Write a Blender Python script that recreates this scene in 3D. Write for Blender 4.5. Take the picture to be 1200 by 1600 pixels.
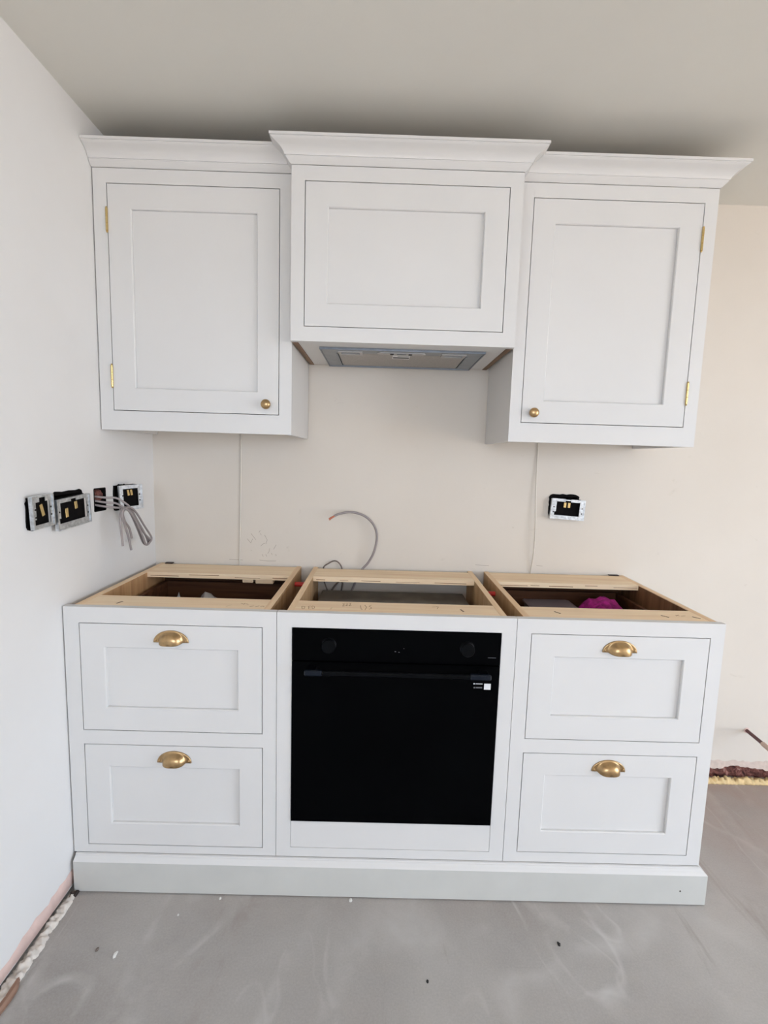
import bpy, bmesh, math, random
from mathutils import Vector, Matrix, noise

scene = bpy.context.scene
for _o in list(bpy.data.objects):
    bpy.data.objects.remove(_o)
COL = scene.collection

# ------------------------------------------------------------------ camera
cam_d = bpy.data.cameras.new('camera')
cam_d.sensor_fit = 'HORIZONTAL'
cam_d.sensor_width = 36.0
cam_d.lens = 36.0 * 751.176 / 1200.0
cam_d.clip_start = 0.02
cam = bpy.data.objects.new('camera', cam_d)
COL.objects.link(cam)
_r = Vector((0.99955112, -0.00459272, 0.0296053))
_d = Vector((0.02888509, -0.11452074, -0.99300083))
_f = Vector((0.007951, 0.99341024, -0.11433667))
cam.matrix_world = Matrix(((_r.x, -_d.x, -_f.x, -0.0576468),
                           (_r.y, -_d.y, -_f.y, -1.3188857),
                           (_r.z, -_d.z, -_f.z, 1.3167989),
                           (0, 0, 0, 1)))
scene.camera = cam

# ------------------------------------------------------------------ light
DOOR = dict(y0=-3.30, y1=-0.62, z0=0.02, z1=2.15)      # glazed opening in the right wall
REAR_FILL = dict(x0=-0.85, x1=0.95, z0=0.90, z1=2.15)       # unseen window behind the camera, added for front fill light
ROOM_X1, ROOM_Y0 = 3.40, -3.60
world = bpy.data.worlds.new('sky')
scene.world = world
world.use_nodes = True
_bg = world.node_tree.nodes['Background']
_bg.inputs['Color'].default_value = (0.735, 0.84, 1.0, 1)
_bg.inputs['Strength'].default_value = 5.4


def portal(name, loc, rot, sx, sy):
    ld = bpy.data.lights.new(name, 'AREA')
    ld.shape = 'RECTANGLE'
    ld.size, ld.size_y = sx, sy
    ld.cycles.is_portal = True
    o = bpy.data.objects.new(name, ld)
    COL.objects.link(o)
    o.location, o.rotation_euler = loc, rot
    return o


portal('window_portal', (ROOM_X1 + 0.02, (DOOR['y0'] + DOOR['y1']) / 2, (DOOR['z0'] + DOOR['z1']) / 2),
       (0, math.pi / 2, 0), DOOR['z1'] - DOOR['z0'], DOOR['y1'] - DOOR['y0'])
portal('window_portal', ((REAR_FILL['x0'] + REAR_FILL['x1']) / 2, ROOM_Y0 - 0.02, (REAR_FILL['z0'] + REAR_FILL['z1']) / 2),
       (math.pi / 2, 0, 0), REAR_FILL['x1'] - REAR_FILL['x0'], REAR_FILL['z1'] - REAR_FILL['z0'])

# sun from behind the house: it never enters the room, it lights the ground outside
sun_d = bpy.data.lights.new('sun', 'SUN')
sun_d.energy = 20.0
sun_d.angle = math.radians(0.6)
sun_d.color = (1.0, 0.92, 0.80)
sun = bpy.data.objects.new('sun', sun_d)
COL.objects.link(sun)
sun.rotation_euler = Vector((0.55, -0.35, -0.75)).to_track_quat('-Z', 'Y').to_euler()

vs = scene.view_settings
vs.view_transform = 'Standard'
vs.look = 'None'
vs.gamma = 1.0
vs.use_curve_mapping = False
vs.exposure = 0.58

# ------------------------------------------------------------------ dimensions (metres)
D = 0.570            # back wall
XL = -0.9475         # left wall
ZC = 2.2789          # ceiling
ZT = 0.8716          # top of base units
ZB = 0.1147          # bottom of base face frames
YW = 0.2229          # face of side wall cabinets
YC = 0.1753          # face of hood cabinet
CAB_TOP = 2.1469
WB = 1.3761          # underside of side wall cabinets

# ------------------------------------------------------------------ materials
MATS = {}


def new_mat(name):
    m = bpy.data.materials.new(name)
    m.use_nodes = True
    nt = m.node_tree
    b = nt.nodes['Principled BSDF']
    MATS[name] = m
    return m, nt, b


def lin(r, g, b):
    f = lambda c: ((c / 255 + 0.055) / 1.055) ** 2.4 if c / 255 > 0.04045 else c / 255 / 12.92
    return (f(r), f(g), f(b), 1)


def ramp(nt, fac, stops):
    n = nt.nodes.new('ShaderNodeValToRGB')
    e = n.color_ramp.elements
    while len(e) < len(stops):
        e.new(0.5)
    for i, (p, c) in enumerate(stops):
        e[i].position, e[i].color = p, c
    nt.links.new(fac, n.inputs['Fac'])
    return n.outputs['Color']


def coords(nt, scale=(1, 1, 1), rot=(0, 0, 0), loc=(0, 0, 0)):
    t = nt.nodes.new('ShaderNodeTexCoord')
    m = nt.nodes.new('ShaderNodeMapping')
    m.inputs['Scale'].default_value = scale
    m.inputs['Rotation'].default_value = rot
    m.inputs['Location'].default_value = loc
    nt.links.new(t.outputs['Object'], m.inputs['Vector'])
    return m.outputs['Vector']


def noise_tex(nt, vec, scale, detail=4, rough=0.55, dist=0.0):
    n = nt.nodes.new('ShaderNodeTexNoise')
    n.inputs['Scale'].default_value = scale
    n.inputs['Detail'].default_value = detail
    n.inputs['Roughness'].default_value = rough
    n.inputs['Distortion'].default_value = dist
    nt.links.new(vec, n.inputs['Vector'])
    return n.outputs['Fac']


def mixc(nt, fac, a, b, mode='MIX'):
    n = nt.nodes.new('ShaderNodeMix')
    n.data_type = 'RGBA'
    n.blend_type = mode
    for s, v in ((n.inputs[0], fac), (n.inputs[6], a), (n.inputs[7], b)):
        if hasattr(v, 'links') or hasattr(v, 'is_linked'):
            nt.links.new(v, s)
        else:
            s.default_value = v
    return n.outputs[2]


def bump(nt, b, h, strength=0.2, dist=0.002):
    n = nt.nodes.new('ShaderNodeBump')
    n.inputs['Strength'].default_value = strength
    n.inputs['Distance'].default_value = dist
    nt.links.new(h, n.inputs['Height'])
    nt.links.new(n.outputs['Normal'], b.inputs['Normal'])


def paint(name, col, rough=0.4, var=0.03, scale=6.0, bmp=0.05, spec=0.4):
    m, nt, b = new_mat(name)
    v = coords(nt)
    f = noise_tex(nt, v, scale, 5)
    c0 = tuple(x * (1 - var) for x in col[:3]) + (1,)
    c1 = tuple(min(1, x * (1 + var)) for x in col[:3]) + (1,)
    nt.links.new(ramp(nt, f, [(0.3, c0), (0.7, c1)]), b.inputs['Base Color'])
    b.inputs['Roughness'].default_value = rough
    b.inputs['Specular IOR Level'].default_value = spec
    if bmp:
        bump(nt, b, noise_tex(nt, v, 160, 3), bmp, 0.001)
    return m


def metal(name, col, rough, var=0.15, scale=60):
    m, nt, b = new_mat(name)
    v = coords(nt)
    f = noise_tex(nt, v, scale, 4)
    c0 = tuple(x * (1 - var) for x in col[:3]) + (1,)
    c1 = tuple(min(1, x * (1 + var)) for x in col[:3]) + (1,)
    nt.links.new(ramp(nt, f, [(0.35, c0), (0.65, c1)]), b.inputs['Base Color'])
    b.inputs['Metallic'].default_value = 1.0
    b.inputs['Roughness'].default_value = rough
    return m


def plain(name, col, rough=0.5, metallic=0.0, spec=0.5):
    m, nt, b = new_mat(name)
    v = coords(nt)
    f = noise_tex(nt, v, 40, 3)
    c0 = tuple(x * 0.94 for x in col[:3]) + (1,)
    nt.links.new(ramp(nt, f, [(0.3, c0), (0.7, col)]), b.inputs['Base Color'])
    b.inputs['Roughness'].default_value = rough
    b.inputs['Metallic'].default_value = metallic
    b.inputs['Specular IOR Level'].default_value = spec
    return m


def wood(name, light, dark, axis='X', rough=0.6, scale=1.0):
    m, nt, b = new_mat(name)
    s = {'X': (3, 60, 60), 'Y': (60, 3, 60), 'Z': (60, 60, 3)}[axis]
    v = coords(nt, tuple(k * scale for k in s))
    f = noise_tex(nt, v, 1.0, 6, 0.6, 0.6)
    v2 = coords(nt, tuple(k * scale * 0.25 for k in s))
    g = noise_tex(nt, v2, 1.0, 3, 0.5, 1.5)
    c = mixc(nt, 0.5, ramp(nt, f, [(0.35, dark), (0.62, light)]), ramp(nt, g, [(0.35, dark), (0.6, light)]))
    nt.links.new(c, b.inputs['Base Color'])
    b.inputs['Roughness'].default_value = rough
    b.inputs['Specular IOR Level'].default_value = 0.25
    bump(nt, b, f, 0.12, 0.001)
    return m


CABINET = paint('cabinet_paint', (0.715, 0.70, 0.680, 1), 0.38, 0.012, 5, 0.03)
PLINTH_GREY = paint('plinth_grey', (0.58, 0.575, 0.54, 1), 0.55, 0.03, 9, 0.05)  # plinth board, a little darker and greyer than the cabinets
CEILING = paint('ceiling_paint', (0.77, 0.75, 0.69, 1), 0.9, 0.015, 3, 0.2, 0.1)
BRASS = metal('aged_brass', (0.47, 0.315, 0.16, 1), 0.30, 0.12)
BRASS_B = metal('bright_brass', (0.72, 0.54, 0.25, 1), 0.25, 0.06)
GALV = metal('galvanised_steel', (0.62, 0.65, 0.68, 1), 0.36, 0.2, 90)
HOODM = metal('hood_steel', (0.27, 0.285, 0.30, 1), 0.36, 0.08, 30)
FILTERM = metal('hood_filter_mesh', (0.40, 0.375, 0.35, 1), 0.45, 0.12, 220)
GRIPM = metal('hood_grip_steel', (0.46, 0.45, 0.44, 1), 0.45, 0.08, 30)
RAW = wood('raw_brown_edge', lin(150, 122, 98), lin(112, 86, 66), 'Y')
HOODD = metal('hood_trim_dark', (0.22, 0.24, 0.27, 1), 0.35, 0.08)
CASING = metal('oven_casing_steel', (0.34, 0.33, 0.31, 1), 0.5, 0.15, 14)
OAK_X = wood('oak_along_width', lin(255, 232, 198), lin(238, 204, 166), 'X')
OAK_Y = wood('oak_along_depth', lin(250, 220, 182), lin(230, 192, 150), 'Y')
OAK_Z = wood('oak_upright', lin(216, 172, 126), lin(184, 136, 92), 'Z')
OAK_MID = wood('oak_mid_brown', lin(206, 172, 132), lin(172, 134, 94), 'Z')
OAK_SHADED = wood('oak_shaded_side', lin(140, 100, 70), lin(96, 64, 42), 'Z')  # shade inside the right drawer unit, put into a browner side colour
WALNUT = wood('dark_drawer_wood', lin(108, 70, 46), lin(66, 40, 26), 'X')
BLACK = plain('black_plastic', (0.006, 0.006, 0.007, 1), 0.45, 0, 0.3)
HOLE = plain('black_sealed_void', (0.008, 0.007, 0.007, 1), 0.9, 0, 0.05)
CABLE_G = plain('grey_cable_sheath', lin(158, 148, 146), 0.45)
CABLE_W = plain('white_cable_sheath', lin(226, 218, 205), 0.5)
CABLE_B = plain('brown_grey_cable', lin(120, 105, 95), 0.5)
COPPER = metal('copper_core', (0.60, 0.22, 0.14, 1), 0.4, 0.15)
MAROON = plain('maroon_pipe_coat', lin(92, 52, 52), 0.5)
SLEEVE = plain('beige_sleeve', lin(205, 180, 165), 0.7)
RED = plain('red_plastic', (0.62, 0.03, 0.02, 1), 0.4)
WHITE_P = plain('white_print', (0.8, 0.8, 0.8, 1), 0.6)
GREY_P = plain('grey_print', (0.16, 0.16, 0.17, 1), 0.6)
TRAY = plain('smoky_plastic', lin(120, 108, 112), 0.35)
PENCIL = plain('pencil_grey', lin(172, 158, 142), 0.8, 0, 0.1)
PENCIL_W = plain('pencil_on_wood', lin(176, 136, 100), 0.8, 0, 0.1)
DARKMETAL = plain('dark_bracket', lin(52, 40, 34), 0.6)
SCREW = metal('screw_steel', (0.35, 0.30, 0.22, 1), 0.35)

# oven glass
m, nt, b = new_mat('black_glass')
f = noise_tex(nt, coords(nt), 3, 2)
nt.links.new(ramp(nt, f, [(0.3, (0.0012, 0.0012, 0.0014, 1)), (0.7, (0.0018, 0.0019, 0.0022, 1))]), b.inputs['Base Color'])
b.inputs['Roughness'].default_value = 0.06
b.inputs['Specular IOR Level'].default_value = 0.025
OVEN_GLASS = m

m, nt, b = new_mat('oven_handle_finish')
f = noise_tex(nt, coords(nt), 60, 3)
nt.links.new(ramp(nt, f, [(0.3, (0.0012, 0.0014, 0.0018, 1)), (0.7, (0.003, 0.0035, 0.0045, 1))]), b.inputs['Base Color'])
b.inputs['Roughness'].default_value = 0.28
b.inputs['Specular IOR Level'].default_value = 0.10
OVEN_BLACK = m

# back wall: warm cream emulsion with faint scuffs
m, nt, b = new_mat('cream_wall_paint')
v = coords(nt)
f = noise_tex(nt, v, 2.2, 5)
c = ramp(nt, f, [(0.3, (0.72, 0.655, 0.575, 1)), (0.7, (0.76, 0.695, 0.615, 1))])
s = noise_tex(nt, coords(nt, (9, 9, 16)), 1.0, 6, 0.7, 1.0)
sm = ramp(nt, s, [(0.66, (0, 0, 0, 1)), (0.76, (1, 1, 1, 1))])
c = mixc(nt, sm, c, (0.66, 0.595, 0.51, 1))
nt.links.new(c, b.inputs['Base Color'])
b.inputs['Roughness'].default_value = 0.75
b.inputs['Specular IOR Level'].default_value = 0.2
bump(nt, b, noise_tex(nt, v, 30, 6), 0.10, 0.004)
CREAM = m

# left wall: white mist-coated plaster
m, nt, b = new_mat('white_plaster_paint')
v = coords(nt)
f = noise_tex(nt, v, 2.0, 5)
c = ramp(nt, f, [(0.3, (0.785, 0.765, 0.740, 1)), (0.7, (0.825, 0.808, 0.785, 1))])
s = noise_tex(nt, coords(nt, (7, 7, 9), (0.4, 0, 0)), 1.0, 6, 0.7, 0.8)
sm = ramp(nt, s, [(0.69, (0, 0, 0, 1)), (0.80, (1, 1, 1, 1))])
c = mixc(nt, sm, c, (0.71, 0.69, 0.665, 1))
nt.links.new(c, b.inputs['Base Color'])
b.inputs['Roughness'].default_value = 0.7
b.inputs['Specular IOR Level'].default_value = 0.2
bump(nt, b, noise_tex(nt, v, 26, 6), 0.08, 0.004)
PLASTER = m

# floor: trowelled cement screed
m, nt, b = new_mat('cement_screed')
v = coords(nt)
big = noise_tex(nt, v, 1.6, 6, 0.6, 0.4)
c = ramp(nt, big, [(0.28, (0.335, 0.305, 0.280, 1)), (0.5, (0.435, 0.408, 0.380, 1)), (0.72, (0.520, 0.495, 0.465, 1))])
fine = noise_tex(nt, v, 190, 3, 0.7)
c = mixc(nt, 0.20, c, ramp(nt, fine, [(0.3, (0.2, 0.19, 0.18, 1)), (0.7, (0.48, 0.46, 0.44, 1))]))
for sc_, ro_, lo_, off_, wd, amt in ((1.5, 0.5, (1.3, 0.4, 0), 0.50, 0.022, 0.75), (2.3, -0.3, (4.1, 2.2, 0), 0.47, 0.014, 0.65), (0.9, 1.1, (0.2, 7.7, 0), 0.53, 0.018, 0.70)):
    vn = noise_tex(nt, coords(nt, (1.0, 0.55, 1.0), (0, 0, ro_), lo_), sc_, 2, 0.4, 1.3)
    line = ramp(nt, vn, [(off_ - wd, (0, 0, 0, 1)), (off_, (amt, amt, amt, 1)), (off_ + wd * 0.5, (0, 0, 0, 1))])
    msk = ramp(nt, noise_tex(nt, v, 4.5, 4, 0.6), [(0.42, (0, 0, 0, 1)), (0.66, (1, 1, 1, 1))])
    c = mixc(nt, mixc(nt, 1.0, line, msk, 'MULTIPLY'), c, (0.58, 0.56, 0.535, 1))
st = noise_tex(nt, coords(nt, (9, 1.6, 1), (0, 0, 0.75)), 1.0, 5, 0.65, 0.8)
stm = ramp(nt, st, [(0.60, (0, 0, 0, 1)), (0.74, (0.75, 0.75, 0.75, 1))])
c = mixc(nt, stm, c, (0.33, 0.285, 0.255, 1))
sx = nt.nodes.new('ShaderNodeSeparateXYZ')
nt.links.new(coords(nt), sx.inputs[0])
mr = nt.nodes.new('ShaderNodeMapRange')
mr.inputs[1].default_value, mr.inputs[2].default_value = -0.15, 0.50
mr.inputs[3].default_value, mr.inputs[4].default_value = 0.0, 0.95
nt.links.new(sx.outputs['Y'], mr.inputs[0])
dust = nt.nodes.new('ShaderNodeMath')
dust.operation = 'MULTIPLY'
nt.links.new(mr.outputs[0], dust.inputs[0])
nt.links.new(noise_tex(nt, v, 7, 5, 0.6), dust.inputs[1])
c = mixc(nt, dust.outputs[0], c, (0.40, 0.275, 0.225, 1))
nt.links.new(c, b.inputs['Base Color'])
b.inputs['Roughness'].default_value = 0.62
b.inputs['Specular IOR Level'].default_value = 0.3
bump(nt, b, big, 0.15, 0.01)
SCREED = m

# crumbling stuff at the foot of the walls
FOAM = paint('expanding_foam', lin(236, 208, 156), 0.8, 0.10, 40, 0.5, 0.2)
FOAM_L = paint('pale_foam', lin(222, 214, 204), 0.85, 0.10, 40, 0.5, 0.2)
PINK = paint('bare_pink_plaster', lin(226, 198, 188), 0.85, 0.09, 22, 0.3, 0.2)
TORN = paint('torn_plaster', lin(214, 196, 184), 0.85, 0.08, 60, 0.3, 0.2)
m, nt, b = new_mat('broken_brickwork')
v = coords(nt)
f = noise_tex(nt, v, 26, 6, 0.7, 0.6)
nt.links.new(ramp(nt, f, [(0.32, lin(40, 34, 32)), (0.44, lin(104, 68, 62)), (0.55, lin(150, 100, 90)), (0.68, lin(196, 172, 160))]), b.inputs['Base Color'])
b.inputs['Roughness'].default_value = 0.95
b.inputs['Specular IOR Level'].default_value = 0.1
bump(nt, b, f, 0.8, 0.01)
BRICK = m
m, nt, b = new_mat('magenta_fabric')
f = noise_tex(nt, coords(nt), 45, 5, 0.6, 0.8)
nt.links.new(ramp(nt, f, [(0.3, lin(110, 6, 80)), (0.7, lin(196, 36, 150))]), b.inputs['Base Color'])
b.inputs['Roughness'].default_value = 0.9
MAGENTA = m
m, nt, b = new_mat('clear_polythene')
f = noise_tex(nt, coords(nt), 30, 3)
nt.links.new(ramp(nt, f, [(0.3, (0.7, 0.66, 0.66, 1)), (0.7, (0.85, 0.83, 0.83, 1))]), b.inputs['Base Color'])
b.inputs['Alpha'].default_value = 0.7
b.inputs['Roughness'].default_value = 0.25
POLY = m
EXT = paint('patio_concrete', (0.47, 0.38, 0.29, 1), 0.9, 0.1, 2, 0.2, 0.2)
FRAMEW = paint('window_frame_paint', (0.75, 0.75, 0.75, 1), 0.4, 0.01, 4, 0.0)
OLDWOOD = wood('weathered_timber', lin(176, 142, 122), lin(112, 82, 66), 'Y')

# ------------------------------------------------------------------ mesh helpers


def link(name, bm, mat, parent=None, smooth=False):
    me = bpy.data.meshes.new(name)
    bmesh.ops.recalc_face_normals(bm, faces=bm.faces[:])
    bm.to_mesh(me)
    bm.free()
    if smooth:
        for p in me.polygons:
            p.use_smooth = True
    me.materials.append(mat)
    o = bpy.data.objects.new(name, me)
    COL.objects.link(o)
    if parent:
        o.parent = parent
    return o


def smooth_by_angle(o, ang=35):
    me = o.data
    for p in me.polygons:
        p.use_smooth = True
    bm = bmesh.new()
    bm.from_mesh(me)
    for e in bm.edges:
        if len(e.link_faces) == 2 and e.calc_face_angle(0) > math.radians(ang):
            e.smooth = False
    bm.to_mesh(me)
    bm.free()


def tag(o, label=None, cat=None, group=None, kind=None):
    for k, v_ in (('label', label), ('category', cat), ('group', group), ('kind', kind)):
        if v_:
            o[k] = v_
    return o


def thing(name, label, cat, group=None, loc=(0, 0, 0)):
    o = bpy.data.objects.new(name, None)
    o.empty_display_size = 0.05
    COL.objects.link(o)
    o.location = loc
    return tag(o, label, cat, group)


def add_box(bm, x0, x1, y0, y1, z0, z1, bev=0.0):
    g = bmesh.ops.create_cube(bm, size=1.0)
    vv = g['verts']
    for q in vv:
        q.co = Vector(((x0 + x1) / 2 + q.co.x * (x1 - x0), (y0 + y1) / 2 + q.co.y * (y1 - y0), (z0 + z1) / 2 + q.co.z * (z1 - z0)))
    if bev:
        ee = list({e for q in vv for e in q.link_edges})
        bmesh.ops.bevel(bm, geom=ee, offset=bev, segments=1, affect='EDGES', profile=0.5)
    return bm


def box(name, mat, parent, x0, x1, y0, y1, z0, z1, bev=0.0):
    return link(name, add_box(bmesh.new(), x0, x1, y0, y1, z0, z1, bev), mat, parent)


def plate(bm, us, vs_, holes, w0, w1, fn):
    """solid slab over [u]x[v] with rectangular holes, mapped to 3-D by fn(u, v, w)"""
    U = sorted({us[0], us[1]} | {h[i] for h in holes for i in (0, 1)})
    V = sorted({vs_[0], vs_[1]} | {h[i] for h in holes for i in (2, 3)})
    solid = {}
    for i in range(len(U) - 1):
        for j in range(len(V) - 1):
            cu, cv = (U[i] + U[i + 1]) / 2, (V[j] + V[j + 1]) / 2
            solid[i, j] = not any(h[0] < cu < h[1] and h[2] < cv < h[3] for h in holes)
    cache = {}

    def vert(i, j, k):
        if (i, j, k) not in cache:
            cache[i, j, k] = bm.verts.new(fn(U[i], V[j], (w0, w1)[k]))
        return cache[i, j, k]
    for (i, j), s_ in solid.items():
        if not s_:
            continue
        for k in (0, 1):
            bm.faces.new([vert(i, j, k), vert(i + 1, j, k), vert(i + 1, j + 1, k), vert(i, j + 1, k)])
        for (di, dj, a, c_) in ((-1, 0, (i, j), (i, j + 1)), (1, 0, (i + 1, j), (i + 1, j + 1)), (0, -1, (i, j), (i + 1, j)), (0, 1, (i, j + 1), (i + 1, j + 1))):
            if not solid.get((i + di, j + dj), False):
                bm.faces.new([vert(*a, 0), vert(*c_, 0), vert(*c_, 1), vert(*a, 1)])
    return bm


def xz(u, v_, w):
    return (u, w, v_)


def catmull(pts, n=8):
    P = [Vector(p) for p in pts]
    P = [P[0] * 2 - P[1]] + P + [P[-1] * 2 - P[-2]]
    out = []
    for i in range(1, len(P) - 2):
        for k in range(n):
            t = k / n
            out.append(0.5 * ((2 * P[i]) + (P[i + 1] - P[i - 1]) * t + (2 * P[i - 1] - 5 * P[i] + 4 * P[i + 1] - P[i + 2]) * t * t + (3 * P[i] - P[i - 1] - 3 * P[i + 1] + P[i + 2]) * t ** 3))
    out.append(P[-2])
    return out


def add_tube(bm, pts, r, seg=8, sm=True, n=8):
    path = catmull(pts, n) if sm and len(pts) > 2 else [Vector(p) for p in pts]
    rings = []
    up = Vector((0.31, 0.17, 0.93)).normalized()
    for i, p in enumerate(path):
        t = (path[min(i + 1, len(path) - 1)] - path[max(i - 1, 0)]).normalized()
        a = up - t * up.dot(t)
        if a.length < 1e-3:
            a = Vector((1, 0, 0)) - t * t.x
        a.normalize()
        up = a
        b_ = t.cross(a)
        rr = r(i / (len(path) - 1)) if callable(r) else r
        rings.append([bm.verts.new(p + a * (rr * math.cos(2 * math.pi * k / seg)) + b_ * (rr * math.sin(2 * math.pi * k / seg))) for k in range(seg)])
    for A, B in zip(rings, rings[1:]):
        for k in range(seg):
            bm.faces.new([A[k], A[(k + 1) % seg], B[(k + 1) % seg], B[k]])
    bm.faces.new(rings[0][::-1])
    bm.faces.new(rings[-1])
    return bm


def tube(name, mat, parent, pts, r, seg=8, sm=True, n=8):
    o = link(name, add_tube(bmesh.new(), pts, r, seg, sm, n), mat, parent)
    smooth_by_angle(o, 50)
    return o


def add_lathe(bm, prof, mtx, seg=24):
    """prof: (radius, height) pairs, revolved about local z, then mtx"""
    rings = []
    for r, h in prof:
        if r < 1e-6:
            rings.append([bm.verts.new(mtx @ Vector((0, 0, h)))])
        else:
            rings.append([bm.verts.new(mtx @ Vector((r * math.cos(2 * math.pi * k / seg), r * math.sin(2 * math.pi * k / seg), h))) for k in range(seg)])
    for A, B in zip(rings, rings[1:]):
        for k in range(seg):
            a = [A[k % len(A)], A[(k + 1) % len(A)], B[(k + 1) % len(B)], B[k % len(B)]]
            a = list(dict.fromkeys(a))
            if len(a) > 2:
                bm.faces.new(a)
    if len(rings[0]) > 1:
        bm.faces.new(rings[0][::-1])
    if len(rings[-1]) > 1:
        bm.faces.new(rings[-1])
    return bm


def strokes(name, mat, parent, lines, width, fn):
    """thin pencil strokes lying on a surface, 0.3 mm thick"""
    bm = bmesh.new()
    for L in lines:
        for (a, c_) in zip(L, L[1:]):
            a_, b_ = Vector(a), Vector(c_)
            t = (b_ - a_)
            if t.length < 1e-6:
                continue
            nrm = Vector((-t.y, t.x)).normalized() * (width / 2)
            q = [a_ + nrm, b_ + nrm, b_ - nrm, a_ - nrm]
            lo = [bm.verts.new(fn(p.x, p.y, 0.0)) for p in q]
            hi = [bm.verts.new(fn(p.x, p.y, 0.0003)) for p in q]
            bm.faces.new(hi)
            for k in range(4):
                bm.faces.new([lo[k], lo[(k + 1) % 4], hi[(k + 1) % 4], hi[k]])
    o = link(name, bm, mat, parent)
    o['kind'] = 'stuff'
    return o


def lumpy(bm, n, sec, fn, amp, fr, seed):
    """lumpy bead: n rings; fn(t) -> (centre, across, up, half width, height)"""
    rings = []
    for i in range(n + 1):
        t = i / n
        c_, ac, up, hw, h = fn(t)
        R_ = []
        for k in range(sec + 1):
            a = math.pi * k / sec
            p = Vector(c_) + Vector(ac) * (hw * math.cos(a)) + Vector(up) * (h * math.sin(a))
            d_ = noise.noise(p * fr + Vector((seed, seed * 1.7, 0))) + 0.6 * noise.noise(p * fr * 2.6 + Vector((seed, 3, 9)))
            p += (Vector(ac) * math.cos(a) * 0.6 + Vector(up) * math.sin(a)) * (d_ * amp * (0.3 if k in (0, sec) else 1))
            R_.append(bm.verts.new(p))
        rings.append(R_)
    for A, B in zip(rings, rings[1:]):
        for k in range(sec):
            bm.faces.new([A[k], A[k + 1], B[k + 1], B[k]])
        bm.faces.new([A[0], B[0], B[sec], A[sec]])
    bm.faces.new(rings[0])
    bm.faces.new(rings[-1][::-1])
    return bm


# ------------------------------------------------------------------ the room
bm = bmesh.new()
add_box(bm, XL - 0.25, ROOM_X1 + 0.2, ROOM_Y0 - 0.2, D + 0.25, -0.12, 0.0)
floor = tag(link('floor', bm, SCREED), 'grey trowelled cement screed floor with swirl marks', kind='structure')

bm = bmesh.new()
add_box(bm, XL - 0.25, ROOM_X1 + 0.2, ROOM_Y0 - 0.2, D + 0.25, ZC, ZC + 0.15)
ceiling = tag(link('ceiling', bm, CEILING), 'plain off-white ceiling above the wall cabinets', kind='structure')

# holes for the sunk boxes: (u0, u1, z0, z1)
HOLE_L = [(-0.113, -0.046, 1.107, 1.178), (-0.016, 0.110, 1.108, 1.190), (0.174, 0.236, 1.120, 1.190), (0.284, 0.352, 1.112, 1.192)]
HOLE_B = [(0.612, 0.722, 1.100, 1.186)]
bm = bmesh.new()
plate(bm, (ROOM_Y0 - 0.2, D + 0.25), (0.013, ZC), HOLE_L, 0, -0.20, lambda u, v_, w: (XL + w, u, v_))
add_box(bm, XL - 0.20, XL - 0.03, ROOM_Y0 - 0.2, D + 0.25, -0.01, 0.0125)
wall_left = tag(link('wall_left', bm, PLASTER), 'white painted plaster wall with open socket holes', kind='structure')
bm = bmesh.new()
plate(bm, (XL, ROOM_X1 + 0.2), (0.064, ZC), HOLE_B, 0, 0.20, lambda u, v_, w: (u, D + w, v_))
add_box(bm, XL, ROOM_X1 + 0.2, D + 0.06, D + 0.20, -0.01, 0.0635)
wall_back = tag(link('wall_back', bm, CREAM), 'cream painted wall behind the cabinets', kind='structure')
bm = bmesh.new()
plate(bm, (ROOM_Y0 - 0.2, D), (0.0, ZC), [(DOOR['y0'], DOOR['y1'], DOOR['z0'], DOOR['z1'])], 0, 0.20, lambda u, v_, w: (ROOM_X1 + w, u, v_))
tag(link('wall_right', bm, CREAM), kind='structure')
bm = bmesh.new()
plate(bm, (XL, ROOM_X1), (0.0, ZC), [(REAR_FILL['x0'], REAR_FILL['x1'], REAR_FILL['z0'], REAR_FILL['z1'])], 0, -0.20, lambda u, v_, w: (u, ROOM_Y0 + w, v_))
tag(link('wall_front', bm, CREAM), kind='structure')
bm = bmesh.new()
xx = [REAR_FILL['x0'], (REAR_FILL['x0'] + REAR_FILL['x1']) / 2, REAR_FILL['x1']]
plate(bm, (xx[0], xx[2]), (REAR_FILL['z0'], REAR_FILL['z1']), [(xx[0] + .06, xx[1] - .03, REAR_FILL['z0'] + .06, REAR_FILL['z1'] - .06), (xx[1] + .03, xx[2] - .06, REAR_FILL['z0'] + .06, REAR_FILL['z1'] - .06)], -0.08, -0.14, lambda u, v_, w: (u, ROOM_Y0 + w, v_))
tag(link('rear_fill_window', bm, FRAMEW), kind='structure')  # frame of the added fill window, out of view
# patio door frame in the right wall and the ground outside
bm = bmesh.new()
yy = [DOOR['y0'], (DOOR['y0'] + DOOR['y1']) / 2, DOOR['y1']]
plate(bm, (yy[0], yy[2]), (DOOR['z0'], DOOR['z1']), [(yy[0] + .06, yy[1] - .03, DOOR['z0'] + .06, DOOR['z1'] - .06), (yy[1] + .03, yy[2] - .06, DOOR['z0'] + .06, DOOR['z1'] - .06)], 0.08, 0.14, lambda u, v_, w: (ROOM_X1 + w, u, v_))
tag(link('window_1', bm, FRAMEW), kind='structure')
bm = bmesh.new()
add_box(bm, ROOM_X1 + 0.2, ROOM_X1 + 9, -12, 6, -0.2, -0.06)
add_box(bm, -8, ROOM_X1 + 0.2, -12, ROOM_Y0 - 0.2, -0.2, -0.06)
tag(link('patio_ground', bm, EXT), kind='structure')

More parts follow.
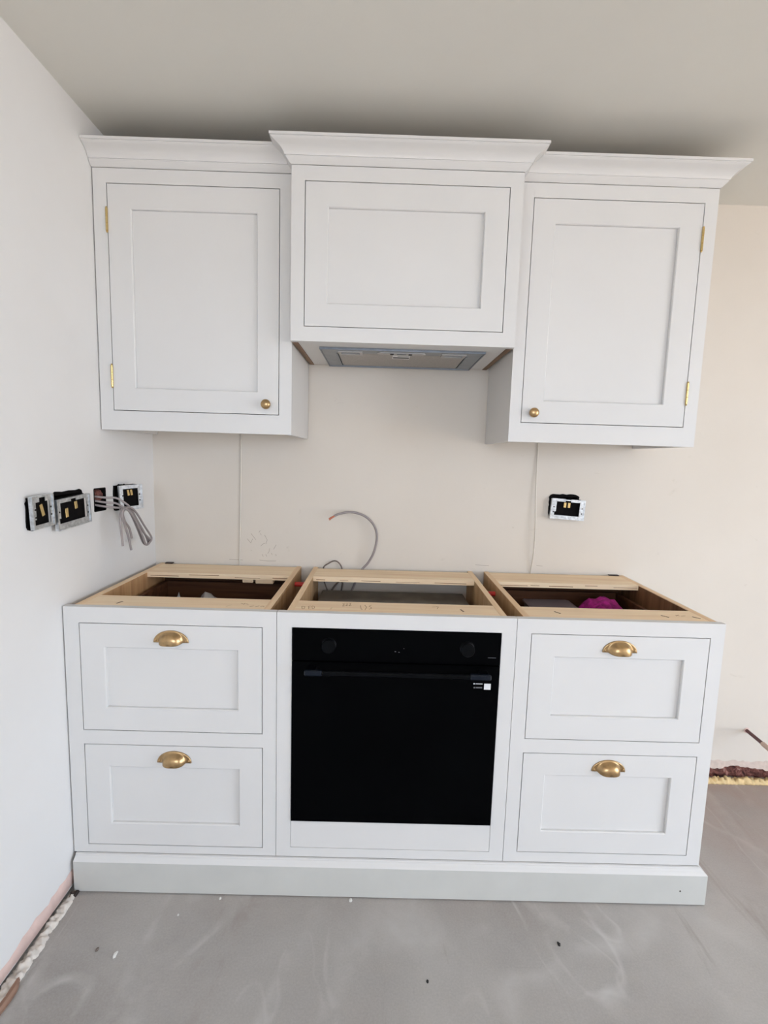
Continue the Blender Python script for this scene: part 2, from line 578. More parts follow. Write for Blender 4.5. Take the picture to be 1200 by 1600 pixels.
# recess left by missing skirting on the back wall: rough masonry, torn plaster lip, foam bead
rnd = random.Random(4)
bm = bmesh.new()
NX = 220
FX1 = 2.3
grid = []
for i in range(NX + 1):
    x = 0.90 + (FX1 - 0.90) * i / NX
    row = []
    for j in range(8):
        z = -0.005 + 0.080 * j / 7
        dy = 0.022 + 0.020 * noise.noise(Vector((x * 16, z * 30, 2.2))) + 0.010 * noise.noise(Vector((x * 50, z * 70, 5)))
        row.append(bm.verts.new((x, D + max(0.002, dy), z)))
    grid.append(row)
for A, B in zip(grid, grid[1:]):
    for j in range(7):
        bm.faces.new([A[j], A[j + 1], B[j + 1], B[j]])
_o = link('exposed_brickwork', bm, BRICK, wall_back, True)
_o['label'] = 'rough brown brickwork where plaster is missing'
bm = bmesh.new()
n = 130
top, bot = [], []
zz = 0.062
for i in range(n + 1):
    x = 0.90 + (FX1 - 0.90) * i / n
    zz = 0.060 + 0.016 * noise.noise(Vector((x * 14, 0, 7.7))) + rnd.uniform(-0.004, 0.004)
    top.append((x, 0.085)); bot.append((x, min(0.078, zz)))
rows = [[bm.verts.new((x, D - 0.003 + rnd.uniform(-.001, .0005), z)) for x, z in bot], [bm.verts.new((x, D - 0.0005, z + rnd.uniform(-.004, .006))) for x, z in top],
        [bm.verts.new((x, D + 0.012, z)) for x, z in bot]]
for i in range(n):
    bm.faces.new([rows[0][i], rows[0][i + 1], rows[1][i + 1], rows[1][i]])
    bm.faces.new([rows[2][i], rows[2][i + 1], rows[0][i + 1], rows[0][i]])
_o = link('torn_plaster_edge', bm, TORN, wall_back)
_o['label'] = 'ragged plaster edge above the brickwork'
bm = bmesh.new()
lumpy(bm, 300, 8, lambda t: ((0.93 + (FX1 - 0.95) * t, D - 0.016, 0.0), (0, 1, 0), (0, 0, 1), 0.016, 0.016 + 0.006 * noise.noise(Vector((t * 30, 1, 1)))), 0.017, 85, 3.0)
tag(link('foam_bead', bm, FOAM, None, True), 'yellowish lumpy foam bead along the back wall foot', 'foam')

# left wall foot: bare pink plaster band and pale foam
bm = bmesh.new()
n = 160
rows = [[], [], [], []]
for i in range(n + 1):
    y = -1.9 + (0.02 + 1.9) * i / n
    zt_ = 0.050 + 0.014 * noise.noise(Vector((y * 9, 3, 1))) + 0.006 * noise.noise(Vector((y * 40, 1, 6))) + rnd.uniform(-.0012, .0012) + (0.010 if y > -0.10 else 0)
    zb_ = 0.017 + 0.005 * noise.noise(Vector((y * 22, 9, 4))) + rnd.uniform(-.001, .001)
    rows[0].append(bm.verts.new((XL + 0.0002, y, zt_ + 0.003)))
    rows[1].append(bm.verts.new((XL + 0.0018, y, zt_)))
    rows[2].append(bm.verts.new((XL + 0.0022, y, zb_)))
    rows[3].append(bm.verts.new((XL - 0.012, y, zb_ - 0.002)))
for A, B in zip(rows, rows[1:]):
    for i in range(n):
        bm.faces.new([A[i], A[i + 1], B[i + 1], B[i]])
_o = link('bare_plaster_band', bm, PINK, wall_left, True)
_o['label'] = 'bare pink plaster band along the wall foot'
bm = bmesh.new()


def foam_left(t):
    y = -1.9 + 1.87 * t
    w = 0.0135 + 0.006 * min(1.0, max(0.0, (-0.03 - y) / 0.30)) + 0.003 * noise.noise(Vector((y * 18, 0, 0)))
    return ((XL - 0.002 + w, y, -0.002), (1, 0, 0), (0, 0, 1), w, 0.011 + 0.003 * noise.noise(Vector((y * 25, 2, 0))))


lumpy(bm, 700, 10, foam_left, 0.0095, 75, 8.0)
tag(link('foam_bead', bm, FOAM_L, None, True), 'pale crumbly foam strip along the left wall foot', 'foam')
bm = bmesh.new()
add_tube(bm, [(-0.921, -0.262, 0.004), (-0.912, -0.30, 0.005), (-0.916, -0.37, 0.005), (-0.92, -0.5, 0.005)], lambda t: 0.004 + 0.006 * min(1, t * 4), 6)
tag(link('timber_splinter', bm, OLDWOOD), 'brown timber splinter lying against the left foam strip', 'wood')
bm = bmesh.new()
lumpy(bm, 14, 6, lambda t: ((-0.938 + 0.016 * t, -0.035 + 0.010 * t, 0.0), (0, 1, 0), (0, 0, 1), 0.010, 0.012), 0.009, 90, 5)
tag(link('plaster_crumb', bm, DARKMETAL), 'dark crumb of plaster at the plinth corner by the wall', 'rubble')

strokes('pencil_writing', PENCIL, wall_back,
        [[(-0.5681, 0.9988), (-0.5586, 0.9862), (-0.548, 0.9736)], [(-0.583, 0.9769), (-0.5682, 0.9601)], [(-0.5682, 0.9612), (-0.5607, 0.9776)], [(-0.5311, 1.0117), (-0.5364, 1.0029)], [(-0.5311, 0.9999), (-0.5269, 0.9925)], [(-0.5142, 0.9939), (-0.5036, 0.9749), (-0.5088, 0.9575)], [(-0.529, 0.9483), (-0.5226, 0.9561), (-0.512, 0.9607)], [(-0.4675, 0.9566), (-0.478, 0.9368)], [(-0.494, 0.9407), (-0.495, 0.9299), (-0.5013, 0.9189)], [(-0.5226, 0.9161), (-0.5194, 0.9064)], [(-0.5088, 0.9165), (-0.5056, 0.9068)], [(-0.4865, 0.9215), (-0.4833, 0.914)], [(-0.5689, 0.9316), (-0.5651, 0.9305)], [(-0.4695, 0.9176), (-0.4677, 0.9101)],
         [(-0.535, 0.892), (-0.50, 0.889), (-0.468, 0.890)], [(-0.655, 0.891), (-0.60, 0.890)], [(0.33, 0.897), (0.385, 0.895)], [(0.575, 0.902), (0.60, 0.899)]],
        0.0013, lambda u, v_, w: (u, D - w - 0.0001, v_))['label'] = 'faint pencil scribble on the cream wall'

# ------------------------------------------------------------------ cabinet building blocks
GAP = 0.0022


def shaker(name, parent, r, p, y, th=0.020, rec=0.0100):
    """inset shaker front: r = opening rectangle, p = panel rectangle (x0, x1, z0, z1)"""
    x0, x1, z0, z1 = r[0] + GAP, r[1] - GAP, r[2] + GAP, r[3] - GAP
    bm = bmesh.new()
    plate(bm, (x0, x1), (z0, z1), [p], y + 0.0004, y + th, xz)
    fy = y + 0.0004
    ins = [e for e in bm.edges if all(abs(q.co.y - fy) < 1e-6 and p[0] - 1e-6 < q.co.x < p[1] + 1e-6 and p[2] - 1e-6 < q.co.z < p[3] + 1e-6 for q in e.verts)
           and any(abs(f_.normal.y) < 0.5 or abs(f_.calc_center_median().y - fy) > 1e-4 for f_ in e.link_faces)]
    bmesh.ops.bevel(bm, geom=ins, offset=0.0026, segments=1, affect='EDGES', profile=0.5)
    o = link(name, bm, CABINET, parent)
    pb = bmesh.new()
    add_box(pb, p[0] - 0.004, p[1] + 0.004, y + rec, y + rec + 0.006, p[2] - 0.004, p[3] + 0.004)
    link('panel', pb, CABINET, o)
    return o


def cup_mesh():
    bm = bmesh.new()
    A, Bz, a, bz = 0.0500, 0.0350, 0.0340, 0.0305
    rs = [0.0, 0.15, 0.3, 0.45, 0.58, 0.68, 0.76, 0.82, 0.87, 0.93, 0.97, 1.0]
    NT = 36

    def h(x, z):
        q = (abs(x / a) ** 2.7 + abs(z / bz) ** 2.3) ** (1 / 2.5)
        fl = 0.0036
        if q < 1:
            return fl + 0.0205 * (1 - q ** 3.4) ** 0.72
        return fl
    layers = []
    for off in (0.0, 0.0022):
        G = []
        for i in range(NT + 1):
            th = math.pi * i / NT
            row = []
            for r in rs:
                x = A * r * math.cos(th)
                z = Bz * r * math.sin(th)
                zz_ = z
                if abs(x) < a and z < 0.006:
                    zz_ = z - 0.0035 * (1 - (x / a) ** 4) * (1 - z / 0.006)
                yv = h(x, max(0, z)) - off
                if r == 1.0:
                    yv = (0.0012 if off == 0 else 0.0)
                    if off == 0:
                        yv = 0.0022
                row.append(bm.verts.new((x, -max(0.0, yv), zz_)))
            G.append(row)
        layers.append(G)
    for G in layers:
        for i in range(NT):
            for k in range(len(rs) - 1):
                q = [G[i][k], G[i + 1][k], G[i + 1][k + 1], G[i][k + 1]]
                try:
                    bm.faces.new(q)
                except ValueError:
                    pass
    G, H = layers
    for i in range(NT):
        bm.faces.new([G[i][-1], G[i + 1][-1], H[i + 1][-1], H[i][-1]])
    for i in (0, NT):
        for k in range(len(rs) - 1):
            bm.faces.new([G[i][k], G[i][k + 1], H[i][k + 1], H[i][k]])
    bmesh.ops.remove_doubles(bm, verts=bm.verts[:], dist=1e-6)
    # screw heads in the two ears
    for s_ in (-1, 1):
        add_lathe(bm, [(0.0036, 0.0), (0.0034, 0.0014), (0.0022, 0.0023), (0, 0.0026)], Matrix.Translation((s_ * 0.0430, -0.0032, 0.0065)) @ Matrix.Rotation(math.pi / 2, 4, 'X'), 10)
    me = bpy.data.meshes.new('cup_handle')
    bmesh.ops.recalc_face_normals(bm, faces=bm.faces[:])
    bm.to_mesh(me)
    bm.free()
    for p in me.polygons:
        p.use_smooth = True
    me.materials.append(BRASS)
    return me


CUP = cup_mesh()


def cup_handle(parent, x, y, z):
    o = bpy.data.objects.new('cup_handle', CUP)
    COL.objects.link(o)
    o.parent = parent
    o.location = (x, y, z)
    o['label'] = 'aged brass cup handle'
    return o


def knob(parent, x, y, z):
    prof = [(0.0085, 0.0), (0.0085, 0.0022), (0.0062, 0.0035), (0.0055, 0.0105), (0.0085, 0.0125), (0.0142, 0.0140), (0.0152, 0.0165), (0.0150, 0.0195),
            (0.0132, 0.0222), (0.0128, 0.0228), (0.0100, 0.0246), (0.0055, 0.0262), (0.0, 0.0267)]
    bm = bmesh.new()
    add_lathe(bm, prof, Matrix.Translation((x, y, z)) @ Matrix.Rotation(math.pi / 2, 4, 'X'), 28)
    o = link('knob', bm, BRASS, parent)
    smooth_by_angle(o, 40)
    o['label'] = 'round aged brass knob'
    return o


def hinge(parent, x, y, z, ln=0.066):
    bm = bmesh.new()
    r = 0.0036
    prof = [(0.0, -ln / 2 - 0.0045), (0.0022, -ln / 2 - 0.0038), (0.0030, -ln / 2 - 0.0018), (0.0020, -ln / 2)]
    for k in range(3):
        a, b_ = -ln / 2 + k * ln / 3, -ln / 2 + (k + 1) * ln / 3
        prof += [(r * 0.8, a), (r, a + 0.0008), (r, b_ - 0.0008), (r * 0.8, b_)]
    prof += [(0.0020, ln / 2), (0.0030, ln / 2 + 0.0018), (0.0022, ln / 2 + 0.0038), (0.0, ln / 2 + 0.0045)]
    add_lathe(bm, prof, Matrix.Translation((x, y - 0.0022, z)), 12)
    o = link('hinge', bm, BRASS_B, parent)
    smooth_by_angle(o, 40)
    o['label'] = 'brass butt hinge knuckle'
    return o


CORNICE = [(0.0, 0.0), (0.0012, 0.0), (0.0045, 0.0022), (0.0135, 0.0125), (0.0150, 0.0145), (0.0150, 0.0165), (0.0175, 0.0168), (0.0182, 0.0200), (0.0205, 0.0245), (0.0245, 0.0295), (0.0300, 0.0345), (0.0365, 0.0385), (0.0430, 0.0415), (0.0475, 0.0440), (0.0500, 0.0462), (0.0500, 0.0475), (0.0535, 0.0480), (0.0535, 0.0552), (0.0, 0.0552)]


def sweep(name, mat, parent, path, prof, z0):
    """profile (outward, up) swept along an open path of (x, y), outward = right-hand side of travel"""
    P = [Vector(p) for p in path]
    nrm = []
    for a, c_ in zip(P, P[1:]):
        t = (c_ - a).normalized()
        nrm.append(Vector((t.y, -t.x)))
    bm = bmesh.new()
    rings = []
    for i, p in enumerate(P):
        if i == 0:
            m_ = nrm[0]
        elif i == len(P) - 1:
            m_ = nrm[-1]
        else:
            s_ = nrm[i - 1] + nrm[i]
            m_ = s_ / (1 + nrm[i - 1].dot(nrm[i]))
        rings.append([bm.verts.new((p.x + m_.x * o_, p.y + m_.y * o_, z0 + u_)) for o_, u_ in prof])
    k = len(prof)
    for A, B in zip(rings, rings[1:]):
        for j in range(k):
            bm.faces.new([A[j], A[(j + 1) % k], B[(j + 1) % k], B[j]])
    bm.faces.new(rings[0])
    bm.faces.new(rings[-1][::-1])
    o = link(name, bm, mat, parent)
    smooth_by_angle(o, 32)
    return o


def face_frame(parent, x0, x1, z0, z1, holes, y, th=0.020):
    bm = bmesh.new()
    plate(bm, (x0, x1), (z0, z1), holes, y, y + th, xz)
    return link('face_frame', bm, CABINET, parent)


# ------------------------------------------------------------------ side wall cabinets
def wall_cabinet(label, x0, x1, door, panel, hinge_x, knob_p, cornice_path, side_only):
    t = thing('wall_cabinet', label, 'cabinet', 'wall cabinets', ((x0 + x1) / 2, YW, WB))
    parts = []
    parts.append(face_frame(None, x0, x1, WB, CAB_TOP - 0.0012, [door], YW))
    yb = D - 0.003
    for a in (x0, x1 - 0.018):
        parts.append(box('side_panel', CABINET, None, a, a + 0.018, YW + 0.0203, yb, WB, CAB_TOP - 0.0012))
    zf = WB + 0.035
    parts.append(box('bottom_panel', CABINET, None, x0 + 0.018, x1 - 0.018, YW + 0.0205, yb, zf, zf + 0.018))
    parts.append(box('top_panel', WALNUT, None, x0 + 0.018, x1 - 0.018, YW + 0.0205, yb, CAB_TOP - 0.022, CAB_TOP - 0.004))
    dr = shaker('door', None, door, panel, YW)
    knob(dr, *knob_p)
    parts.append(dr)
    for z in (2.000, 1.5415):
        parts.append(hinge(None, hinge_x, YW, z))
    parts.append(sweep('cornice', CABINET, None, cornice_path, CORNICE, CAB_TOP))
    for p in parts:
        p.parent = t
        p.matrix_parent_inverse = Matrix.Translation(-Vector(t.location))
    return t


def adopt(t, parts):
    inv = Matrix.Translation(-Vector(t.location))
    for p in parts:
        p.parent = t
        p.matrix_parent_inverse = inv


CX0, CX1 = -0.3421, 0.3334
wall_cabinet('white wall cabinet in the corner, knob at its lower right', -0.9440, -0.3461, (-0.9041, -0.3850, 1.4360, 2.1047), (-0.8322, -0.4547, 1.5077, 2.0327),
             -0.9045, (-0.4235, YW + 0.0004, 1.4680), [(-0.9460, YW), (CX0 - 0.0006, YW)], 1)
wall_cabinet('white wall cabinet away from the corner, knob at its lower left', 0.3419, 0.9355, (0.3780, 0.8959, 1.4360, 2.1043), (0.4487, 0.8234, 1.5073, 2.0320),
             0.8962, (0.4143, YW + 0.0004, 1.4675), [(CX1 + 0.0006, YW), (0.9355, YW), (0.9355, D - 0.003)], 0)

# ------------------------------------------------------------------ hood cabinet
HZ0 = 1.6546
t = thing('hood_cabinet', 'white centre wall cabinet housing the extractor hood', 'cabinet', None, (0, YC, HZ0))
P_ = [face_frame(None, CX0, CX1, HZ0, CAB_TOP - 0.0012, [(-0.3028, 0.2950, 1.6969, 2.1053)], YC)]
yb = D - 0.003
raw_edge = OAK_Y
for a in (CX0 + 0.001, CX1 - 0.017):
    P_.append(box('side_panel', RAW, None, a, a + 0.016, YC + 0.0203, yb, HZ0 + 0.002, CAB_TOP - 0.004))
P_.append(box('bottom_panel', CABINET, None, CX0 + 0.0175, CX1 - 0.0175, YC + 0.0205, yb, HZ0 + 0.0035, HZ0 + 0.020))
P_.append(box('top_panel', WALNUT, None, CX0 + 0.0175, CX1 - 0.0175, YC + 0.0205, yb, CAB_TOP - 0.022, CAB_TOP - 0.004))
fl = shaker('lift_up_door', None, (-0.3028, 0.2950, 1.6969, 2.1053), (-0.2330, 0.2230, 1.7664, 2.0340), YC)
P_.append(fl)
P_.append(sweep('cornice', CABINET, None, [(CX0, 0.330), (CX0, YC), (CX1, YC), (CX1, 0.330)], CORNICE, CAB_TOP))
adopt(t, P_)

# extractor hood set into the underside
HU = HZ0 + 0.0035                 # level of the underside board
h = thing('cooker_hood', 'steel extractor hood set under the centre wall cabinet', 'cooker hood', None, (0, 0.41, HU))
hx0, hx1, hy0, hy1 = -0.264, 0.262, 0.262, 0.553
P_ = []
fx0, fx1, fy0, fy1 = hx0 + 0.045, hx1 - 0.045, hy0 + 0.060, hy1 - 0.016
bm = bmesh.new()
plate(bm, (hx0, hx1), (hy0, hy1), [(fx0, fx1, fy0, fy1)], HU - 0.0055, HU - 0.0005, lambda u, v_, w: (u, v_, w))
P_.append(link('housing_rim', bm, HOODM, None))
bm = bmesh.new()
plate(bm, (hx0 - 0.002, hx1 + 0.002), (hy0 - 0.003, hy1 + 0.003), [(hx0 + 0.002, hx1 - 0.002, hy0 + 0.003, hy1 - 0.003)], HU - 0.0075, HU - 0.0003, lambda u, v_, w: (u, v_, w))
P_.append(link('edge_trim', bm, HOODD, None))
P_.append(box('grease_filter', FILTERM, None, fx0 + 0.008, fx1 - 0.008, fy0 + 0.005, fy1 - 0.004, HU - 0.0050, HU + 0.002, 0.001))
for a, c_ in ((fx0 + 0.001, fx0 + 0.005), (fx1 - 0.005, fx1 - 0.001)):
    P_.append(box('filter_rail', HOODD, None, a, c_, fy0 + 0.002, fy1 - 0.002, HU - 0.0065, HU - 0.001))
for cx in (-0.170, 0.168):
    bm = bmesh.new()
    plate(bm, (cx - 0.040, cx + 0.040), (hy0 + 0.024, hy0 + 0.074), [(cx - 0.030, cx + 0.030, hy0 + 0.034, hy0 + 0.060)], HU - 0.0085, HU - 0.0052, lambda u, v_, w: (u, v_, w))
    P_.append(link('filter_grip', bm, GRIPM, None))
    g_ = box('grip_recess', HOODD, None, cx - 0.030, cx + 0.030, hy0 + 0.034, hy0 + 0.060, HU - 0.0058, HU - 0.0050)
    P_.append(g_)
# control slot with rounded ends, switch block and rating label
bm = bmesh.new()
ring = []
for k in range(24):
    a = 2 * math.pi * k / 24
    sx_ = 1 if math.cos(a) > 0 else -1
    ring.append((sx_ * 0.066 + 0.013 * math.cos(a), hy0 + 0.036 + 0.013 * math.sin(a)))
lo = [bm.verts.new((x - 0.003, y, HU - 0.0085)) for x, y in ring]
hi = [bm.verts.new((x - 0.003, y, HU - 0.0050)) for x, y in ring]
bm.faces.new(lo)
bm.faces.new(hi[::-1])
for k in range(24):
    bm.faces.new([lo[k], lo[(k + 1) % 24], hi[(k + 1) % 24], hi[k]])
P_.append(link('control_strip', bm, GRIPM, None))
P_.append(box('switch_button', BLACK, None, -0.040, -0.028, hy0 + 0.029, hy0 + 0.043, HU - 0.0105, HU - 0.0082, 0.001))
P_.append(box('switch_button', BLACK, None, 0.020, 0.032, hy0 + 0.029, hy0 + 0.043, HU - 0.0105, HU - 0.0082, 0.001))
P_.append(box('switch_slider', HOODM, None, -0.018, 0.012, hy0 + 0.030, hy0 + 0.042, HU - 0.0105, HU - 0.0082, 0.001))
lb = box('rating_label', WHITE_P, None, -0.031, 0.027, hy0 + 0.072, hy0 + 0.125, HU - 0.0062, HU - 0.0049)
P_.append(lb)
P_.append(box('label_print_block', BLACK, None, -0.029, 0.025, hy0 + 0.096, hy0 + 0.113, HU - 0.0066, HU - 0.0061))
P_.append(box('label_print_block', GREY_P, None, -0.014, 0.024, hy0 + 0.078, hy0 + 0.085, HU - 0.0066, HU - 0.0061))
adopt(h, P_)

# ------------------------------------------------------------------ base units
YF = 0.0
PLY = plain('dark_ply_layer', lin(150, 104, 70), 0.8, 0, 0.1)
CB = D - 0.005


def drawer(parts, r, p, hx, hz, with_box=None):
    o = shaker('drawer', None, r, p, YF)
    cup_handle(o, hx, YF + 0.0003, hz)
    if with_box:
        x0, x1, y0, y1, z0, z1 = with_box
        bm = bmesh.new()
        add_box(bm, x0, x0 + 0.014, y0, y1, z0, z1)
        add_box(bm, x1 - 0.014, x1, y0, y1, z0, z1)
        add_box(bm, x0 + 0.014, x1 - 0.014, y0, y0 + 0.014, z0, z1)
        add_box(bm, x0 + 0.014, x1 - 0.014, y1 - 0.014, y1, z0, z1)
        add_box(bm, x0 + 0.014, x1 - 0.014, y0 + 0.014, y1 - 0.014, z0, z0 + 0.010)
        link('drawer_box', bm, WALNUT, o)
    parts.append(o)


def carcass(parts, x0, x1, back=True, rail_y=0.412, sides=(OAK_Y, OAK_Y), rail_b=CB - 0.012):
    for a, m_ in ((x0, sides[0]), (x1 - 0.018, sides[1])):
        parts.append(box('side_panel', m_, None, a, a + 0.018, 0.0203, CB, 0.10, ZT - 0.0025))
        parts.append(box('raw_top_edge', OAK_Y, None, a, a + 0.018, 0.0203, CB, ZT - 0.0025, ZT))
    parts.append(box('top_rail', OAK_X, None, x0 + 0.0182, x1 - 0.0182, 0.0203, 0.116, ZT - 0.019, ZT - 0.0004))
    parts.append(box('top_rail', OAK_X, None, x0 + 0.0182, x1 - 0.0182, rail_y, rail_b, ZT - 0.019, ZT - 0.0004))
    rj = random.Random(int(abs(x0) * 1000))
    xa = x0 + 0.03
    while xa < x1 - 0.06:
        ln = rj.uniform(0.03, 0.12)
        zz_ = ZT - 0.019 + rj.choice((0.0055, 0.0075, 0.011))
        parts.append(box('ply_layer', PLY, None, xa, min(xa + ln, x1 - 0.022), rail_y - 0.0004, rail_y + 0.002, zz_, zz_ + rj.uniform(0.0010, 0.0022)))
        xa += ln + rj.uniform(0.01, 0.06)
    parts.append(box('bottom_panel', OAK_X, None, x0 + 0.0182, x1 - 0.0182, 0.0205, CB, 0.10, 0.118))
    if back:
        parts.append(box('back_panel', WALNUT, None, x0 + 0.0182, x1 - 0.0182, CB - 0.011, CB - 0.001, 0.12, ZT - 0.020))


X0, X1, X2, X3 = -0.9437, -0.3415, 0.3414, 0.9368
SLIT = 0.0007


def rail_marks(parts, lines, slots):
    if lines:
        parts.append(strokes('pencil_writing', PENCIL_W, None, lines, 0.0014, lambda u, v_, w: (u, v_, ZT - 0.0003 + w)))
    for x, y, ang, m_ in slots:
        bm = bmesh.new()
        add_box(bm, -0.011, 0.011, -0.0022, 0.0022, 0, 0.0005, 0.0002)
        bmesh.ops.transform(bm, matrix=Matrix.Translation((x, y, ZT - 0.0004)) @ Matrix.Rotation(ang, 4, 'Z'), verts=bm.verts[:])
        parts.append(link('pocket_screw_slot', bm, m_, None))


SLOT_D = plain('slot_dark_wood', lin(110, 78, 52), 0.8)  # dark brown for the slot marks on the rails
SLOT_L = plain('slot_plug_wood', lin(240, 214, 178), 0.7)

# left drawer unit
t = thing('base_cabinet', 'white two-drawer base unit beside the left wall', 'cabinet', 'base units', ((X0 + X1) / 2, 0, 0))
P_ = []
DLU, DLL = (-0.9015, -0.3815, 0.5027, 0.8258), (-0.9010, -0.3805, 0.1402, 0.4607)
P_.append(face_frame(None, X0, X1 - SLIT, ZB + 0.001, ZT, [DLU, DLL], YF))
carcass(P_, -0.9235, -0.366, sides=(OAK_Z, OAK_MID))
drawer(P_, DLU, (-0.8303, -0.4537, 0.5738, 0.7531), -0.6410, 0.7745, (-0.890, -0.400, 0.024, 0.525, 0.56, 0.812))
drawer(P_, DLL, (-0.8280, -0.4512, 0.2116, 0.3895), -0.6390, 0.4090, (-0.890, -0.400, 0.024, 0.525, 0.18, 0.42))
rail_marks(P_, [[(-0.4632, 0.0717), (-0.4526, 0.0623), (-0.4517, 0.0759)], [(-0.4478, 0.0679), (-0.4388, 0.0635)], [(-0.4303, 0.0439), (-0.4194, 0.0499)], [(-0.4143, 0.0423), (-0.4042, 0.0513)], [(-0.3999, 0.0466), (-0.3915, 0.0504), (-0.3880, 0.0433)]],
           [(-0.8107, 0.0496, 1.2, SLOT_D), (-0.491, 0.0476, 1.0, SLOT_L)])
P_.append(box('corner_block', OAK_X, None, -0.560, -0.520, 0.4205, 0.445, 0.838, 0.8520, 0.002))
P_.append(box('corner_block', OAK_X, None, -0.512, -0.446, 0.4205, 0.445, 0.836, 0.8520, 0.002))
P_.append(box('fixing_bracket', DARKMETAL, None, -0.902, -0.872, 0.548, CB, ZT + 0.0002, ZT + 0.004, 0.001))
adopt(t, P_)

# right drawer unit
t = thing('base_cabinet', 'white two-drawer base unit at the open end of the run', 'cabinet', 'base units', ((X2 + X3) / 2, 0, 0))
P_ = []
DRU, DRL = (0.3832, 0.8976, 0.5089, 0.8292), (0.3820, 0.8965, 0.1470, 0.4668)
P_.append(face_frame(None, X2 + SLIT, X3, ZB + 0.001, ZT, [DRU, DRL], YF))
carcass(P_, 0.3645, 0.9235, sides=(OAK_MID, OAK_SHADED))
drawer(P_, DRU, (0.4552, 0.8262, 0.5819, 0.7596), 0.6390, 0.7800, (0.403, 0.888, 0.024, 0.525, 0.56, 0.812))
drawer(P_, DRL, (0.4520, 0.8243, 0.2175, 0.3954), 0.6365, 0.4150, (0.403, 0.888, 0.024, 0.525, 0.18, 0.42))
rail_marks(P_, [[(0.8331, 0.0699), (0.8403, 0.0686), (0.8439, 0.064)], [(0.8466, 0.0633), (0.8627, 0.0685)], [(0.8321, 0.0631), (0.8458, 0.0749)]],
           [(0.4782, 0.0657, -1.0, SLOT_D), (0.7948, 0.0571, -0.9, SLOT_D), (0.885, 0.052, -0.9, SLOT_D)])
P_.append(box('edge_strip', CABINET, None, 0.9236, 0.9262, 0.0203, CB, 0.10, ZT - 0.0005))
P_.append(box('fixing_bracket', DARKMETAL, None, 0.862, 0.902, 0.550, CB, ZT + 0.0002, ZT + 0.003, 0.001))
adopt(t, P_)

# oven housing
OV = (-0.2984, 0.2992, 0.2322, 0.8277)
t = thing('oven_housing', 'white oven housing unit between the two drawer units', 'cabinet', 'base units', (0, 0, 0))
P_ = []
OPEN = (-0.2984, 0.2992, 0.1448, 0.8285)
P_.append(face_frame(None, X1 + SLIT, X2 - SLIT, ZB + 0.001, ZT, [OPEN], YF))
carcass(P_, -0.316, 0.316, back=False, rail_y=0.415, rail_b=0.541, sides=(OAK_MID, OAK_MID))
P_.append(box('infill_panel', CABINET, None, OPEN[0] + 0.0008, OPEN[1] - 0.0008, YF + 0.0006, YF + 0.018, OPEN[2] + 0.0010, OV[2] - 0.0015))
rail_marks(P_, [[(-0.2807, 0.0602), (-0.2762, 0.0365), (-0.2698, 0.041), (-0.2715, 0.0579), (-0.2807, 0.0602)], [(-0.2614, 0.0619), (-0.2563, 0.0343), (-0.2505, 0.0368)], [(-0.2588, 0.049), (-0.2536, 0.0514)], [(-0.2614, 0.0619), (-0.2546, 0.0645)], [(-0.2515, 0.0648), (-0.2465, 0.0371), (-0.2415, 0.0455), (-0.2446, 0.0634), (-0.2515, 0.0648)], [(-0.1636, 0.0914), (-0.1574, 0.0941), (-0.1613, 0.0707), (-0.1542, 0.0734)], [(-0.154, 0.0922), (-0.1478, 0.0949), (-0.152, 0.0736), (-0.1452, 0.0763)], [(-0.1445, 0.0952), (-0.1383, 0.0979), (-0.1425, 0.0745), (-0.1354, 0.0782)], [(-0.1085, 0.0827), (-0.105, 0.0454), (-0.1, 0.0459)], [(-0.0965, 0.0869), (-0.0895, 0.0689), (-0.0936, 0.0405)], [(-0.075, 0.0888), (-0.0827, 0.0777), (-0.0744, 0.0601), (-0.0819, 0.0474)],
                [(0.1066, 0.0861), (0.1166, 0.0891)], [(0.1186, 0.0924), (0.1264, 0.0899), (0.1201, 0.0689)]],
           [(-0.1921, 0.0498, 1.4, SLOT_L), (0.1929, 0.0592, -1.3, SLOT_D)])
adopt(t, P_)

# built-in oven
t = thing('oven', 'black glass built-in oven with bar handle', 'oven', None, (0, 0.2, OV[2]))
P_ = []
SPLIT = 0.7305
oy = YF - 0.004
P_.append(box('casing', CASING, None, -0.272, 0.272, 0.022, 0.490, 0.236, 0.800, 0.004))
fa = box('control_panel', OVEN_GLASS, None, OV[0] + 0.0015, OV[1] - 0.0015, oy, oy + 0.026, SPLIT + 0.0015, OV[3] - 0.0012, 0.0012)
P_.append(fa)
for kx in (-0.1925, 0.2012):
    bm = bmesh.new()
    add_lathe(bm, [(0.0215, 0.0), (0.0215, 0.0020), (0.0200, 0.0030), (0.0200, 0.0135), (0.0185, 0.0155), (0.0, 0.0158)], Matrix.Translation((kx, oy, 0.7805)) @ Matrix.Rotation(math.pi / 2, 4, 'X'), 32)
    k_ = link('control_knob', bm, OVEN_BLACK, fa)
    smooth_by_angle(k_, 35)
box('printed_name', GREY_P, fa, 0.262, 0.285, oy - 0.0003, oy, 0.7545, 0.7558)
for q in ((-0.005, 0.765, 0.0022), (0.006, 0.7635, 0.0016), (0.020, 0.775, 0.0012)):
    box('indicator_mark', GREY_P, fa, q[0], q[0] + q[2] * 2, oy - 0.0003, oy, q[1], q[1] + q[2])
dr = box('oven_door', OVEN_GLASS, None, OV[0] + 0.0015, OV[1] - 0.0015, oy, oy + 0.026, OV[2] + 0.001, SPLIT - 0.0015, 0.0012)
P_.append(dr)
bm = bmesh.new()
add_box(bm, -0.254, 0.263, -0.047, -0.036, 0.7075, 0.7205, 0.003)
add_box(bm, -0.250, -0.226, -0.038, oy + 0.0005, 0.7085, 0.7195, 0.001)
add_box(bm, 0.236, 0.260, -0.038, oy + 0.0005, 0.7085, 0.7195, 0.001)
